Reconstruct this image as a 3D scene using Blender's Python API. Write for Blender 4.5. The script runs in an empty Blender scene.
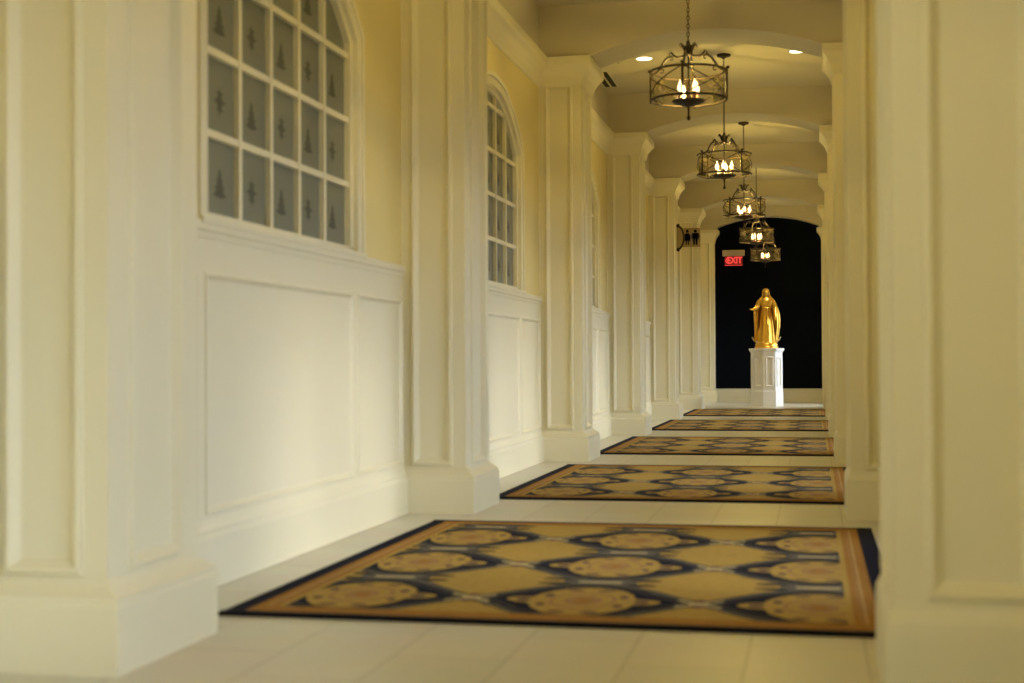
import bpy, bmesh, math, random
from mathutils import Vector, Matrix
random.seed(7)
PI = math.pi
SC = bpy.context.scene
COL = SC.collection

# ------------------------------------------------------------------ camera, world, sun, exposure
cam_d = bpy.data.cameras.new('camera')
cam = bpy.data.objects.new('camera', cam_d)
COL.objects.link(cam)
SC.camera = cam
cam.location = (0.0, 0.0, 0.8)
cam.rotation_euler = (PI / 2 + 0.01325, 0.005, 0.20834)
cam_d.sensor_width = 36.0
cam_d.lens = 50.0
cam_d.clip_start = 0.05
cam_d.dof.use_dof = True
cam_d.dof.focus_distance = 19.0
cam_d.dof.aperture_fstop = 2.4

SC.view_settings.view_transform = 'Standard'
SC.view_settings.look = 'None'
SC.view_settings.gamma = 1.0
SC.view_settings.use_curve_mapping = False
SC.view_settings.exposure = 0.15

world = bpy.data.worlds.new('world')
SC.world = world
world.use_nodes = True
bg = world.node_tree.nodes['Background']
bg.inputs['Color'].default_value = (0.81, 0.985, 1.28, 1)
bg.inputs['Strength'].default_value = 6.3

sun_d = bpy.data.lights.new('sun', 'SUN')
sun_d.energy = 1.2
sun_d.angle = math.radians(14)
sun_d.color = (1.0, 0.93, 0.80)
sun = bpy.data.objects.new('sun', sun_d)
COL.objects.link(sun)
sun.rotation_euler = Vector((-1.0, 0.22, -0.36)).to_track_quat('-Z', 'Y').to_euler()

# ------------------------------------------------------------------ layout numbers (metres)
Y0, PER, CD = 3.335, 3.875, 0.615          # first column pair, spacing, depth along the corridor
XL, XR = -2.13, 0.55                    # wall planes
SL, SR = -1.785, 0.180                  # shaft inner faces
PL, PR = -1.73, 0.160                    # plinth inner faces
ZC, ZCEIL = 3.21, 3.62                  # crown top, ceiling
KS = range(-2, 7)
YB, YE = Y0 - 2 * PER, 26.92            # back and far walls
PXC, PYC = -0.768, 24.58               # pedestal and statue
XM = -0.786                             # line of the chandeliers

# ------------------------------------------------------------------ materials
def mat(name, color, rough=0.5, metal=0.0, spec=0.5, emit=None, estr=0.0, noise=0.0, nscale=3.0, bump=0.0, bscale=60.0):
    m = bpy.data.materials.new(name)
    m.use_nodes = True
    nt = m.node_tree
    b = nt.nodes['Principled BSDF']
    b.inputs['Base Color'].default_value = (*color, 1)
    b.inputs['Roughness'].default_value = rough
    b.inputs['Metallic'].default_value = metal
    b.inputs['Specular IOR Level'].default_value = spec
    if emit:
        b.inputs['Emission Color'].default_value = (*emit, 1)
        b.inputs['Emission Strength'].default_value = estr
    if noise or bump:
        tc = nt.nodes.new('ShaderNodeTexCoord')
    if noise:
        n = nt.nodes.new('ShaderNodeTexNoise')
        n.inputs['Scale'].default_value = nscale
        n.inputs['Detail'].default_value = 4
        nt.links.new(tc.outputs['Object'], n.inputs['Vector'])
        r = nt.nodes.new('ShaderNodeValToRGB')
        r.color_ramp.elements[0].color = (*[c * (1 - noise) for c in color], 1)
        r.color_ramp.elements[1].color = (*[min(1, c * (1 + noise)) for c in color], 1)
        nt.links.new(n.outputs['Fac'], r.inputs['Fac'])
        nt.links.new(r.outputs['Color'], b.inputs['Base Color'])
    if bump:
        n2 = nt.nodes.new('ShaderNodeTexNoise')
        n2.inputs['Scale'].default_value = bscale
        nt.links.new(tc.outputs['Object'], n2.inputs['Vector'])
        bp = nt.nodes.new('ShaderNodeBump')
        bp.inputs['Strength'].default_value = bump
        bp.inputs['Distance'].default_value = 0.004
        nt.links.new(n2.outputs['Fac'], bp.inputs['Height'])
        nt.links.new(bp.outputs['Normal'], b.inputs['Normal'])
    return m

M_CREAM = mat('cream_paint', (0.80, 0.74, 0.52), 0.45, spec=0.35, noise=0.02)
M_YELLOW = mat('yellow_wall_paint', (0.80, 0.68, 0.31), 0.6, spec=0.25, noise=0.03)
M_TAUPE = mat('taupe_ceiling_paint', (0.62, 0.56, 0.43), 0.8, spec=0.2, noise=0.02)
M_CEIL = mat('lightened_ceiling_paint', (0.63, 0.58, 0.45), 0.8, spec=0.2, noise=0.02)  # the beams' taupe, lightened to stand in for light on undersides
M_NAVY = mat('navy_wall_paint', (0.0025, 0.004, 0.008), 0.8, spec=0.06)
M_BRONZE = mat('dark_bronze', (0.030, 0.017, 0.008), 0.55, 0.3, noise=0.25, nscale=40)
M_RIM = mat('dark_metal_rim', (0.035, 0.022, 0.018), 0.4, 0.6)
M_CANDLE = mat('candle_sleeve', (0.20, 0.065, 0.03), 0.6)
M_BULB = mat('lit_bulb', (1, 0.85, 0.6), 0.3, emit=(1.0, 0.76, 0.40), estr=3.2)
M_DOWN = mat('lit_downlight_lens', (1, 0.95, 0.85), 0.4, emit=(1.0, 0.86, 0.55), estr=5.0)
M_WHITETRIM = mat('downlight_trim_white', (0.75, 0.70, 0.58), 0.5)
M_BLACK = mat('slot_black', (0.008, 0.008, 0.016), 0.6)
M_GOLD = mat('polished_gold_leaf', (0.86, 0.52, 0.08), 0.30, 0.9, noise=0.12, nscale=14)
M_IVORY = mat('pale_gilt', (0.80, 0.62, 0.32), 0.35, 0.7)
M_PED = mat('white_pedestal_paint', (0.82, 0.80, 0.74), 0.4, noise=0.02)
M_TAN = mat('tan_sign_plate', (0.36, 0.27, 0.13), 0.45)
M_SIGNDARK = mat('sign_figure_dark', (0.004, 0.004, 0.010), 0.8, spec=0.05)
M_SIGNPALE = mat('sign_figure_gap', (0.42, 0.40, 0.42), 0.5)
M_EXITBOX = mat('exit_housing_grey', (0.52, 0.44, 0.33), 0.5)
M_EXITRED = mat('exit_panel_red', (0.20, 0.004, 0.006), 0.4, emit=(1.0, 0.01, 0.02), estr=0.07)
M_EXITLET = mat('exit_letter_red', (0.8, 0.08, 0.06), 0.4, emit=(1.0, 0.07, 0.07), estr=0.95)
M_PANE = mat('frosted_pane', (0.20, 0.205, 0.150), 0.38, spec=0.3, noise=0.06, nscale=2)
M_MOTIF = mat('etched_motif', (0.065, 0.066, 0.048), 0.5, noise=0.05, nscale=20)
M_EDGE = mat('rug_binding_navy', (0.005, 0.006, 0.013), 0.9, spec=0.1)

def glass_mat(name, refl=0.12, tint=(1, 1, 1)):
    m = bpy.data.materials.new(name)
    m.use_nodes = True
    nt = m.node_tree
    nt.nodes.remove(nt.nodes['Principled BSDF'])
    out = nt.nodes['Material Output']
    t = nt.nodes.new('ShaderNodeBsdfTransparent'); t.inputs['Color'].default_value = (*tint, 1)
    g = nt.nodes.new('ShaderNodeBsdfGlossy'); g.inputs['Roughness'].default_value = 0.06
    f = nt.nodes.new('ShaderNodeFresnel'); f.inputs['IOR'].default_value = 1.45
    a = nt.nodes.new('ShaderNodeMath'); a.operation = 'MULTIPLY_ADD'
    a.inputs[1].default_value = 0.9; a.inputs[2].default_value = refl * 0.3
    mx = nt.nodes.new('ShaderNodeMixShader')
    nt.links.new(f.outputs[0], a.inputs[0]); nt.links.new(a.outputs[0], mx.inputs[0])
    nt.links.new(t.outputs[0], mx.inputs[1]); nt.links.new(g.outputs[0], mx.inputs[2])
    nt.links.new(mx.outputs[0], out.inputs['Surface'])
    return m
M_GLASS = glass_mat('clear_drum_glass', 0.14, (0.97, 0.94, 0.88))
M_DOORGLASS = glass_mat('clear_door_glass', 0.05)

def floor_mat():
    m = bpy.data.materials.new('cream_floor_tile')
    m.use_nodes = True
    nt = m.node_tree
    b = nt.nodes['Principled BSDF']
    tc = nt.nodes.new('ShaderNodeTexCoord')
    mp = nt.nodes.new('ShaderNodeMapping')
    mp.inputs['Rotation'].default_value = (0, 0, PI / 2)
    mp.inputs['Location'].default_value = (0, 0.178, 0)
    br = nt.nodes.new('ShaderNodeTexBrick')
    br.inputs['Color1'].default_value = (0.70, 0.66, 0.525, 1)
    br.inputs['Color2'].default_value = (0.665, 0.625, 0.49, 1)
    br.inputs['Mortar'].default_value = (0.50, 0.46, 0.35, 1)
    br.inputs['Scale'].default_value = 1.0
    br.inputs['Mortar Size'].default_value = 0.0035
    br.inputs['Brick Width'].default_value = 0.62
    br.inputs['Row Height'].default_value = 0.314
    n = nt.nodes.new('ShaderNodeTexNoise'); n.inputs['Scale'].default_value = 3.5; n.inputs['Detail'].default_value = 5
    mx = nt.nodes.new('ShaderNodeMix'); mx.data_type = 'RGBA'; mx.blend_type = 'MULTIPLY'
    mx.inputs['Factor'].default_value = 0.18
    L = nt.links.new
    L(tc.outputs['Object'], mp.inputs['Vector']); L(mp.outputs[0], br.inputs['Vector']); L(tc.outputs['Object'], n.inputs['Vector'])
    L(br.outputs['Color'], mx.inputs[6]); L(n.outputs['Color'], mx.inputs[7]); L(mx.outputs[2], b.inputs['Base Color'])
    b.inputs['Roughness'].default_value = 0.38
    b.inputs['Specular IOR Level'].default_value = 0.35
    return m
M_FLOOR = floor_mat()

RUG_W, RUG_L = 2.10, 2.60
def rug_mat():
    """Medallion carpet: object coordinates, x across the corridor (0 = left edge), y along it (0 = near edge)."""
    m = bpy.data.materials.new('medallion_carpet')
    m.use_nodes = True
    nt = m.node_tree
    b = nt.nodes['Principled BSDF']
    b.inputs['Roughness'].default_value = 0.95
    b.inputs['Specular IOR Level'].default_value = 0.08
    L = nt.links.new
    def math_(op, a, c=None, d=None):
        n = nt.nodes.new('ShaderNodeMath'); n.operation = op
        for i, v in enumerate((a, c, d)):
            if v is None: continue
            if isinstance(v, (int, float)): n.inputs[i].default_value = v
            else: L(v, n.inputs[i])
        return n.outputs[0]
    tc = nt.nodes.new('ShaderNodeTexCoord')
    sep = nt.nodes.new('ShaderNodeSeparateXYZ')
    nz = nt.nodes.new('ShaderNodeTexNoise'); nz.inputs['Scale'].default_value = 9.0; nz.inputs['Detail'].default_value = 2
    L(tc.outputs['Object'], nz.inputs['Vector'])
    wob = math_('MULTIPLY', math_('SUBTRACT', nz.outputs['Fac'], 0.5), 0.022)
    L(tc.outputs['Object'], sep.inputs[0])
    X, Y = sep.outputs[0], sep.outputs[1]
    Xw, Yw = math_('ADD', X, wob), math_('ADD', Y, wob)
    def fold(v, c, per):           # distance to the nearest of c + i*per
        t = math_('SUBTRACT', v, c - per * 50.5)
        t = math_('MODULO', t, per)
        return math_('ABSOLUTE', math_('SUBTRACT', t, per / 2))
    PX, PY = 0.755, 0.785
    u = fold(Xw, 1.095, PX)        # 0 at medallion column .. 0.3775 at plain column
    v = fold(Yw, 0.40, PY)         # 0 at medallion row .. 0.3925 between rows
    u2 = math_('SUBTRACT', PX / 2, u)
    v2 = math_('SUBTRACT', PY / 2, v)
    def ell(uu, vv, cu, cv, a, bb):
        p = math_('DIVIDE', math_('SUBTRACT', uu, cu), a)
        q = math_('DIVIDE', math_('SUBTRACT', vv, cv), bb)
        return math_('SQRT', math_('ADD', math_('MULTIPLY', p, p), math_('MULTIPLY', q, q)))
    def lt(d, t): return math_('LESS_THAN', d, t)
    def band(d, a, c): return math_('MULTIPLY', math_('GREATER_THAN', d, a), math_('LESS_THAN', d, c))
    GOLD, ORANGE, NAVY = (0.385, 0.250, 0.058), (0.31, 0.150, 0.030), (0.007, 0.008, 0.020)
    GREY, PALE, PLUM, TAN = (0.118, 0.104, 0.076), (0.47, 0.37, 0.18), (0.105, 0.055, 0.055), (0.31, 0.175, 0.07)
    cur = None
    def over(mask, c):
        nonlocal cur
        mx = nt.nodes.new('ShaderNodeMix'); mx.data_type = 'RGBA'
        L(mask, mx.inputs['Factor'])
        if cur is None: mx.inputs[6].default_value = (*GOLD, 1)
        else: L(cur, mx.inputs[6])
        mx.inputs[7].default_value = (*c, 1)
        cur = mx.outputs[2]
    # long scroll lenses around each medallion, meeting in crossings; gold pointed lobes lie between them
    w = math_('MULTIPLY_ADD', math_('POWER', math_('COSINE', math_('MULTIPLY', u, 0.97 * PI / PX)), 1.25), 0.345, 0.012)
    d = math_('SUBTRACT', v, w)
    over(lt(d, 0.020), NAVY)
    over(lt(d, 0.010), GREY)
    over(lt(d, -0.030), NAVY)
    over(band(d, -0.078, -0.068), GREY)
    over(math_('MULTIPLY', lt(u, 0.13), lt(v2, 0.045)), GREY)
    over(math_('MULTIPLY', lt(u, 0.075), lt(v2, 0.018)), PALE)
    over(lt(ell(u, v2, 0.155, 0.052, 0.060, 0.024), 1.0), NAVY)
    # medallions with a small knob at each side
    over(lt(ell(u, v, 0.170, 0, 0.085, 0.055), 1.0), GOLD)
    over(lt(ell(u, v, 0, 0, 0.175, 0.262), 1.0), GOLD)
    over(lt(ell(u, v, 0.195, 0, 0.026, 0.030), 1.0), PLUM)
    over(band(ell(u, v, 0, 0, 0.110, 0.155), 0.86, 1.0), TAN)
    over(lt(ell(u, v, 0.125, 0.085, 0.016, 0.030), 1.0), PLUM)
    over(lt(ell(u, v, 0.052, 0.205, 0.030, 0.018), 1.0), PLUM)
    over(lt(ell(u, v, 0, 0, 0.062, 0.090), 1.0), TAN)
    over(lt(ell(u, v, 0, 0, 0.028, 0.045), 1.0), ORANGE)
    # the crossing: pale straps
    diag = math_('ABSOLUTE', math_('SUBTRACT', v, math_('MULTIPLY', u2, 0.85)))
    over(math_('MULTIPLY', lt(diag, 0.014), lt(u2, 0.075)), PALE)
    over(lt(ell(u2, v, 0, 0.05, 0.024, 0.026), 1.0), PLUM)
    over(lt(ell(u2, v, 0, 0, 0.030, 0.028), 1.0), PALE)
    # borders: from the straight cut of the pattern outward
    ex = math_('MINIMUM', X, math_('SUBTRACT', RUG_W, X))
    ey = math_('MINIMUM', Y, math_('SUBTRACT', RUG_L, Y))
    over(lt(ex, 0.165), GOLD)
    over(lt(ex, 0.145), ORANGE)
    over(band(ex, 0.104, 0.112), (0.43, 0.28, 0.10))
    over(band(ex, 0.118, 0.124), TAN)
    over(lt(ey, 0.13), ORANGE)
    over(lt(ey, 0.042), TAN)
    over(lt(ey, 0.030), NAVY)
    over(lt(ex, 0.070), NAVY)
    # woven mottling
    n2 = nt.nodes.new('ShaderNodeTexNoise'); n2.inputs['Scale'].default_value = 45.0; n2.inputs['Detail'].default_value = 3
    L(tc.outputs['Object'], n2.inputs['Vector'])
    mr = nt.nodes.new('ShaderNodeMapRange')
    mr.inputs['To Min'].default_value = 0.72; mr.inputs['To Max'].default_value = 1.22
    L(n2.outputs['Fac'], mr.inputs['Value'])
    mx = nt.nodes.new('ShaderNodeMix'); mx.data_type = 'RGBA'; mx.blend_type = 'MULTIPLY'
    mx.inputs['Factor'].default_value = 1.0
    L(cur, mx.inputs[6]); L(mr.outputs[0], mx.inputs[7])
    L(mx.outputs[2], b.inputs['Base Color'])
    return m
M_RUG = rug_mat()

# ------------------------------------------------------------------ mesh helpers
def obj(name, bm, m, parent=None, smooth=False, recalc=True):
    if recalc:
        bmesh.ops.recalc_face_normals(bm, faces=bm.faces)
    me = bpy.data.meshes.new(name)
    bm.to_mesh(me); bm.free()
    for x in (m if isinstance(m, (list, tuple)) else (m,)):
        me.materials.append(x)
    if smooth:
        for p in me.polygons: p.use_smooth = True
    o = bpy.data.objects.new(name, me)
    COL.objects.link(o)
    if parent: o.parent = parent
    return o
def tag(o, label, cat, group=None, kind=None):
    o['label'] = label; o['category'] = cat
    if group: o['group'] = group
    if kind: o['kind'] = kind
    return o
def struct(o):
    o['kind'] = 'structure'; return o
def empty(name, loc):
    o = bpy.data.objects.new(name, None); o.location = loc
    o.empty_display_size = 0.1
    COL.objects.link(o); return o
def dup(o, parent=None):
    c = o.copy(); COL.objects.link(c)
    if parent: c.parent = parent
    for ch in [x for x in o.children]: dup(ch, c)
    return c
def box(bm, x0, x1, y0, y1, z0, z1):
    v = [bm.verts.new((x, y, z)) for z in (z0, z1) for y in (y0, y1) for x in (x0, x1)]
    for f in ((0, 1, 3, 2), (4, 6, 7, 5), (0, 4, 5, 1), (2, 3, 7, 6), (0, 2, 6, 4), (1, 5, 7, 3)):
        bm.faces.new([v[i] for i in f])
def tube(bm, pts, rad, seg=8, closed=False, cap=True):
    """Swept tube; rad is a number or a list, one per point."""
    pts = [Vector(p) for p in pts]; n = len(pts)
    rs = rad if isinstance(rad, (list, tuple)) else [rad] * n
    rings = []; prev = None
    for i in range(n):
        a = pts[(i - 1) % n] if closed or i > 0 else pts[i]
        c = pts[(i + 1) % n] if closed or i < n - 1 else pts[i]
        t = (c - a).normalized()
        if prev is None:
            ref = Vector((0, 0, 1)) if abs(t.z) < 0.9 else Vector((1, 0, 0))
            nrm = (ref - t * ref.dot(t)).normalized()
        else:
            nrm = (prev - t * prev.dot(t)).normalized()
        prev = nrm; bi = t.cross(nrm)
        rings.append([bm.verts.new(pts[i] + (nrm * math.cos(2 * PI * k / seg) + bi * math.sin(2 * PI * k / seg)) * rs[i]) for k in range(seg)])
    m = n if closed else n - 1
    for i in range(m):
        A, B_ = rings[i], rings[(i + 1) % n]
        for k in range(seg):
            bm.faces.new((A[k], A[(k + 1) % seg], B_[(k + 1) % seg], B_[k]))
    if cap and not closed:
        bm.faces.new(rings[0][::-1]); bm.faces.new(rings[-1])
def lathe(bm, prof, c=(0, 0, 0), seg=24):
    """prof: list of (radius, z)."""
    rings = []
    for r, z in prof:
        if r < 1e-5: rings.append([bm.verts.new((c[0], c[1], c[2] + z))])
        else: rings.append([bm.verts.new((c[0] + r * math.cos(2 * PI * k / seg), c[1] + r * math.sin(2 * PI * k / seg), c[2] + z)) for k in range(seg)])
    for A, B_ in zip(rings, rings[1:]):
        for k in range(seg):
            k2 = (k + 1) % seg
            if len(A) == 1 and len(B_) == 1: continue
            if len(A) == 1: bm.faces.new((A[0], B_[k], B_[k2]))
            elif len(B_) == 1: bm.faces.new((A[k], A[k2], B_[0]))
            else: bm.faces.new((A[k], A[k2], B_[k2], B_[k]))
    if len(rings[0]) > 1: bm.faces.new(rings[0][::-1])
    if len(rings[-1]) > 1: bm.faces.new(rings[-1])
def sweep(bm, prof, path, flip=1):
    """Mitred moulding: prof = [(out, z)], path = [(x, y)]; out is to the left of travel times flip."""
    P = [Vector((a, b)) for a, b in path]; rows = []
    for i, p in enumerate(P):
        d0 = (p - P[i - 1]).normalized() if i else None
        d1 = (P[i + 1] - p).normalized() if i < len(P) - 1 else None
        d0 = d0 or d1; d1 = d1 or d0
        n0 = Vector((-d0.y, d0.x)) * flip; n1 = Vector((-d1.y, d1.x)) * flip
        mv = n0 + n1; mv = mv / max(1e-6, mv.dot(n0))
        rows.append([bm.verts.new((p.x + mv.x * o, p.y + mv.y * o, z)) for o, z in prof])
    for A, B_ in zip(rows, rows[1:]):
        for k in range(len(prof) - 1):
            bm.faces.new((A[k], A[k + 1], B_[k + 1], B_[k]))
    bm.faces.new(rows[0]); bm.faces.new(rows[-1][::-1])
MOULD = ((0.0, 0.0), (0.005, 0.010), (0.018, 0.013), (0.026, 0.004), (0.040, -0.012), (0.046, -0.014))
def panel_face(bm, o, U, V, N, w, h, l, r, b, t, scale=1.0):
    """A flat face with one moulded, recessed panel; l r b t are the stile and rail widths."""
    o, U, V, N = Vector(o), Vector(U), Vector(V), Vector(N)
    def loop(x0, x1, y0, y1, d):
        return [bm.verts.new(o + U * x + V * y + N * d) for x, y in ((x0, y0), (x1, y0), (x1, y1), (x0, y1))]
    prev = loop(0, w, 0, h, 0)
    for off, d in MOULD:
        off *= scale; d *= scale
        cur = loop(l + off, w - r - off, b + off, h - t - off, d)
        for i in range(4):
            bm.faces.new((prev[i], prev[(i + 1) % 4], cur[(i + 1) % 4], cur[i]))
        prev = cur
    bm.faces.new(prev)
def arch_geo(a, zs, rise):
    r = (a * a + rise * rise) / (2 * rise); return r, zs + rise - r          # radius and centre height
def arch_pts(yc, arch, t=0.0, n=24):
    """Segmental arch (half width, spring height, rise) offset outward by t, from +y to -y."""
    r, zc = arch_geo(*arch); r += t
    th = math.asin(min(1.0, (arch[0] + t) / r))
    return [(yc + r * math.sin(th - 2 * th * i / n), zc + r * math.cos(th - 2 * th * i / n)) for i in range(n + 1)]

# ------------------------------------------------------------------ room shell
bm = bmesh.new(); box(bm, XL - 0.25, XR + 0.25, YB, YE + 0.3, -0.1, 0.0)
tag(struct(obj('floor', bm, M_FLOOR)), 'cream tiled corridor floor under the row of rugs', 'floor')
bm = bmesh.new(); box(bm, XL - 0.25, XR + 0.25, YB, YE + 0.3, ZCEIL, ZCEIL + 0.1)
tag(struct(obj('ceiling', bm, M_CEIL)), 'pale taupe corridor ceiling between the arched beams', 'ceiling')

WIN = dict(dy=0.02, arch=(0.825, 2.31, 0.33), t=0.035, z0=1.30)      # opening in the left wall
DOOR = dict(dy=0.0, arch=(0.95, 1.76, 0.30), t=0.0, z0=0.0)       # opening in the right wall
def bay_mid(k): return Y0 + CD + k * PER + (PER - CD) / 2
def side_wall(name, x, N, op):
    """One wall with an arched opening in every bay, given thickness away from the room."""
    bm = bmesh.new()
    def F(*pts): bm.faces.new([bm.verts.new((x, y, z)) for y, z in pts])
    edges = [YB] + [Y0 + k * PER + CD / 2 for k in KS if k >= -1][:-1] + [YE + 0.3]
    for i, k in enumerate(list(KS)[:-1]):
        ya, yb = edges[i], edges[i + 1]
        c, a = bay_mid(k) + op['dy'], op['arch'][0] + op['t']
        pts = arch_pts(c, op['arch'], op['t']); zs = pts[0][1]
        F((ya, 0), (c - a, 0), (c - a, zs), (c - a, ZCEIL), (ya, ZCEIL))
        F((c + a, 0), (yb, 0), (yb, ZCEIL), (c + a, ZCEIL), (c + a, zs))
        if op['z0'] > 0: F((c - a, 0), (c + a, 0), (c + a, op['z0']), (c - a, op['z0']))
        for p, q in zip(pts, pts[1:]):
            F(p, (p[0], ZCEIL), (q[0], ZCEIL), q)
    bmesh.ops.remove_doubles(bm, verts=bm.verts, dist=1e-4)
    bmesh.ops.recalc_face_normals(bm, faces=bm.faces)
    bm.faces.ensure_lookup_table()
    if (bm.faces[0].normal.x > 0) != (N > 0):
        bmesh.ops.reverse_faces(bm, faces=bm.faces)
    # thickness: extrude away from the room
    geo = bmesh.ops.extrude_face_region(bm, geom=bm.faces[:])
    for v in [g for g in geo['geom'] if isinstance(g, bmesh.types.BMVert)]:
        v.co.x -= N * 0.22
    return struct(obj(name, bm, M_YELLOW))
wall_left = tag(side_wall('wall_left', XL, 1, WIN), 'yellow upper wall over white wainscot along the left side', 'wall')
wall_right = tag(side_wall('wall_right', XR, -1, DOOR), 'yellow wall with glazed doors behind the columns on the right', 'wall')

# upper wall band, painted like the beams, above the crown
for nm, par, x0, x1 in (('upper_band', wall_left, XL, XL + 0.012), ('upper_band', wall_right, XR - 0.012, XR)):
    bm = bmesh.new(); box(bm, x0, x1, YB, YE, ZC - 0.05, ZCEIL); obj(nm, bm, M_TAUPE, par)

# far wall: navy, over a cream base
bm = bmesh.new(); box(bm, XL - 0.2, XR + 0.2, YE, YE + 0.2, 0.26, ZCEIL)
wf = tag(struct(obj('wall_far', bm, M_NAVY)), 'navy blue end wall behind the golden statue', 'wall')
bm = bmesh.new(); sweep(bm, ((0, 0.25), (0.03, 0.255), (0.03, 0.285), (0.012, 0.30), (0, 0.30)), ((SL - 0.01, YE), (SR + 0.01, YE)), -1)
obj('dado_cap', bm, M_NAVY, wf)
bm = bmesh.new(); box(bm, XL - 0.2, XR + 0.2, YE - 0.012, YE + 0.2, 0, 0.262)
tag(struct(obj('baseboard_far', bm, M_CREAM)), 'cream base below the navy end wall', 'baseboard')
bm = bmesh.new(); box(bm, XL - 0.25, XR + 0.25, YB - 0.2, YB, 0, ZCEIL)
tag(struct(obj('wall_back', bm, M_YELLOW)), 'yellow wall closing the corridor behind the viewer', 'wall')

# wainscot, rail and baseboard, bay by bay
def side_x(side, d):                 # d metres out of the side wall into the corridor
    return XL + d if side == 'left' else XR - d
def wainscot(side, k, parent):
    s = 1 if side == 'left' else -1
    y0, y1 = Y0 + k * PER + CD, Y0 + (k + 1) * PER
    c = bay_mid(k) + WIN['dy']
    bm = bmesh.new()
    cuts = (y0, bay_mid(k) - 0.90, bay_mid(k) + 0.83, y1)
    for a, b in zip(cuts, cuts[1:]):
        o = (side_x(side, 0.02), a, 0.20); U, V = (0, 1, 0), (0, 0, 1)
        panel_face(bm, o, U, V, (s, 0, 0), b - a, 1.06, 0.03, 0.03, 0.055, 0.14, 0.6)
    w = obj('wainscot', bm, M_CREAM, parent)
    bm = bmesh.new()
    path = ((side_x(side, 0), y0), (side_x(side, 0), y1))
    sweep(bm, ((0, 1.235), (0.024, 1.24), (0.028, 1.262), (0.036, 1.27), (0.036, 1.295), (0.030, 1.302), (0, 1.302)), path, -s)
    obj('chair_rail', bm, M_CREAM, parent)
    return w
for k in list(KS)[:-1]:
    wainscot('left', k, wall_left)
BASE = ((0, 0), (0.045, 0), (0.045, 0.175), (0.038, 0.192), (0.038, 0.205), (0.028, 0.222), (0.022, 0.238), (0, 0.24))
for side in ('left', 'right'):
    s = 1 if side == 'left' else -1
    bm = bmesh.new()
    for k in list(KS)[:-1]:
        y0, y1 = Y0 + k * PER + CD, Y0 + (k + 1) * PER
        if side == 'left':
            sweep(bm, BASE, ((side_x(side, 0), y0), (side_x(side, 0), y1)), -s)
        else:
            c = bay_mid(k)
            for a, b in ((y0, c - 1.03), (c + 1.03, y1)):
                sweep(bm, BASE, ((side_x(side, 0), a), (side_x(side, 0), b)), -s)
    tag(struct(obj('baseboard_' + side, bm, M_CREAM)), f'cream baseboard along the {side} wall between the columns', 'baseboard')

# crown moulding: one run per side, stepping round every column
CROWN = ((0, 2.98), (0.010, 2.985), (0.016, 3.01), (0.034, 3.06), (0.062, 3.105), (0.086, 3.13), (0.092, 3.145), (0.092, 3.20), (0, 3.21))
for i, side in enumerate(('left', 'right')):
    s = 1 if side == 'left' else -1
    xs = SL if side == 'left' else SR
    xw = side_x(side, 0)
    path = [(xw, YB)]
    for k in KS:
        ya, yb = Y0 + k * PER + 0.05, Y0 + k * PER + CD - 0.015
        if k == -2:
            continue
        if k == 6: path += [(xw, ya), (xs, ya), (xs, YE)]
        else: path += [(xw, ya), (xs, ya), (xs, yb), (xw, yb)]
    bm = bmesh.new(); sweep(bm, CROWN, path, -s)
    tag(struct(obj(f'trim_{i + 1}', bm, M_CREAM)), f'cream crown moulding stepping round the {side} columns', 'moulding')

# beams with a segmental arch underneath, one over each column pair
for j, k in enumerate(list(KS)[1:]):
    ya, yb = Y0 + k * PER + 0.04, Y0 + k * PER + CD - 0.04
    z_s, z_a = (3.205, 3.375)
    if k == 6: yb, z_s, z_a = YE, 3.26, 3.44
    xa, xb = SL + 0.06, SR - 0.06
    half, rise = (xb - xa) / 2, z_a - z_s
    R = (half * half + rise * rise) / (2 * rise); xc = (xa + xb) / 2; zc = z_a - R
    prof = [(XL + 0.005, 3.205), (xa - 0.002, 3.205), (xa, z_s)]
    n = 28
    for i in range(1, n):
        x = xa + (xb - xa) * i / n
        prof.append((x, zc + math.sqrt(R * R - (x - xc) ** 2)))
    prof += [(xb, z_s), (xb + 0.002, 3.205), (XR - 0.005, 3.205)]
    bm = bmesh.new()
    cols = []
    for x, z in prof:
        cols.append([bm.verts.new((x, y, zz)) for y in (ya, yb) for zz in (z, ZCEIL)])
    for A, B_ in zip(cols, cols[1:]):
        bm.faces.new((A[0], B_[0], B_[1], A[1])); bm.faces.new((A[2], A[3], B_[3], B_[2]))
        bm.faces.new((A[0], A[2], B_[2], B_[0])); bm.faces.new((A[1], B_[1], B_[3], A[3]))
    bmesh.ops.recalc_face_normals(bm, faces=bm.faces)
    for f in bm.faces:
        if f.normal.z < -0.5: f.material_index = 1  # soffits take the lighter tint to offset their shade
    o = struct(obj(f'trim_{j + 3}', bm, [M_TAUPE, M_CEIL]))
    tag(o, f'taupe arched ceiling beam over column pair {["behind the viewer", "nearest the viewer", "two", "three", "four", "five", "six", "at the navy end wall"][j]}', 'beam')

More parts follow.
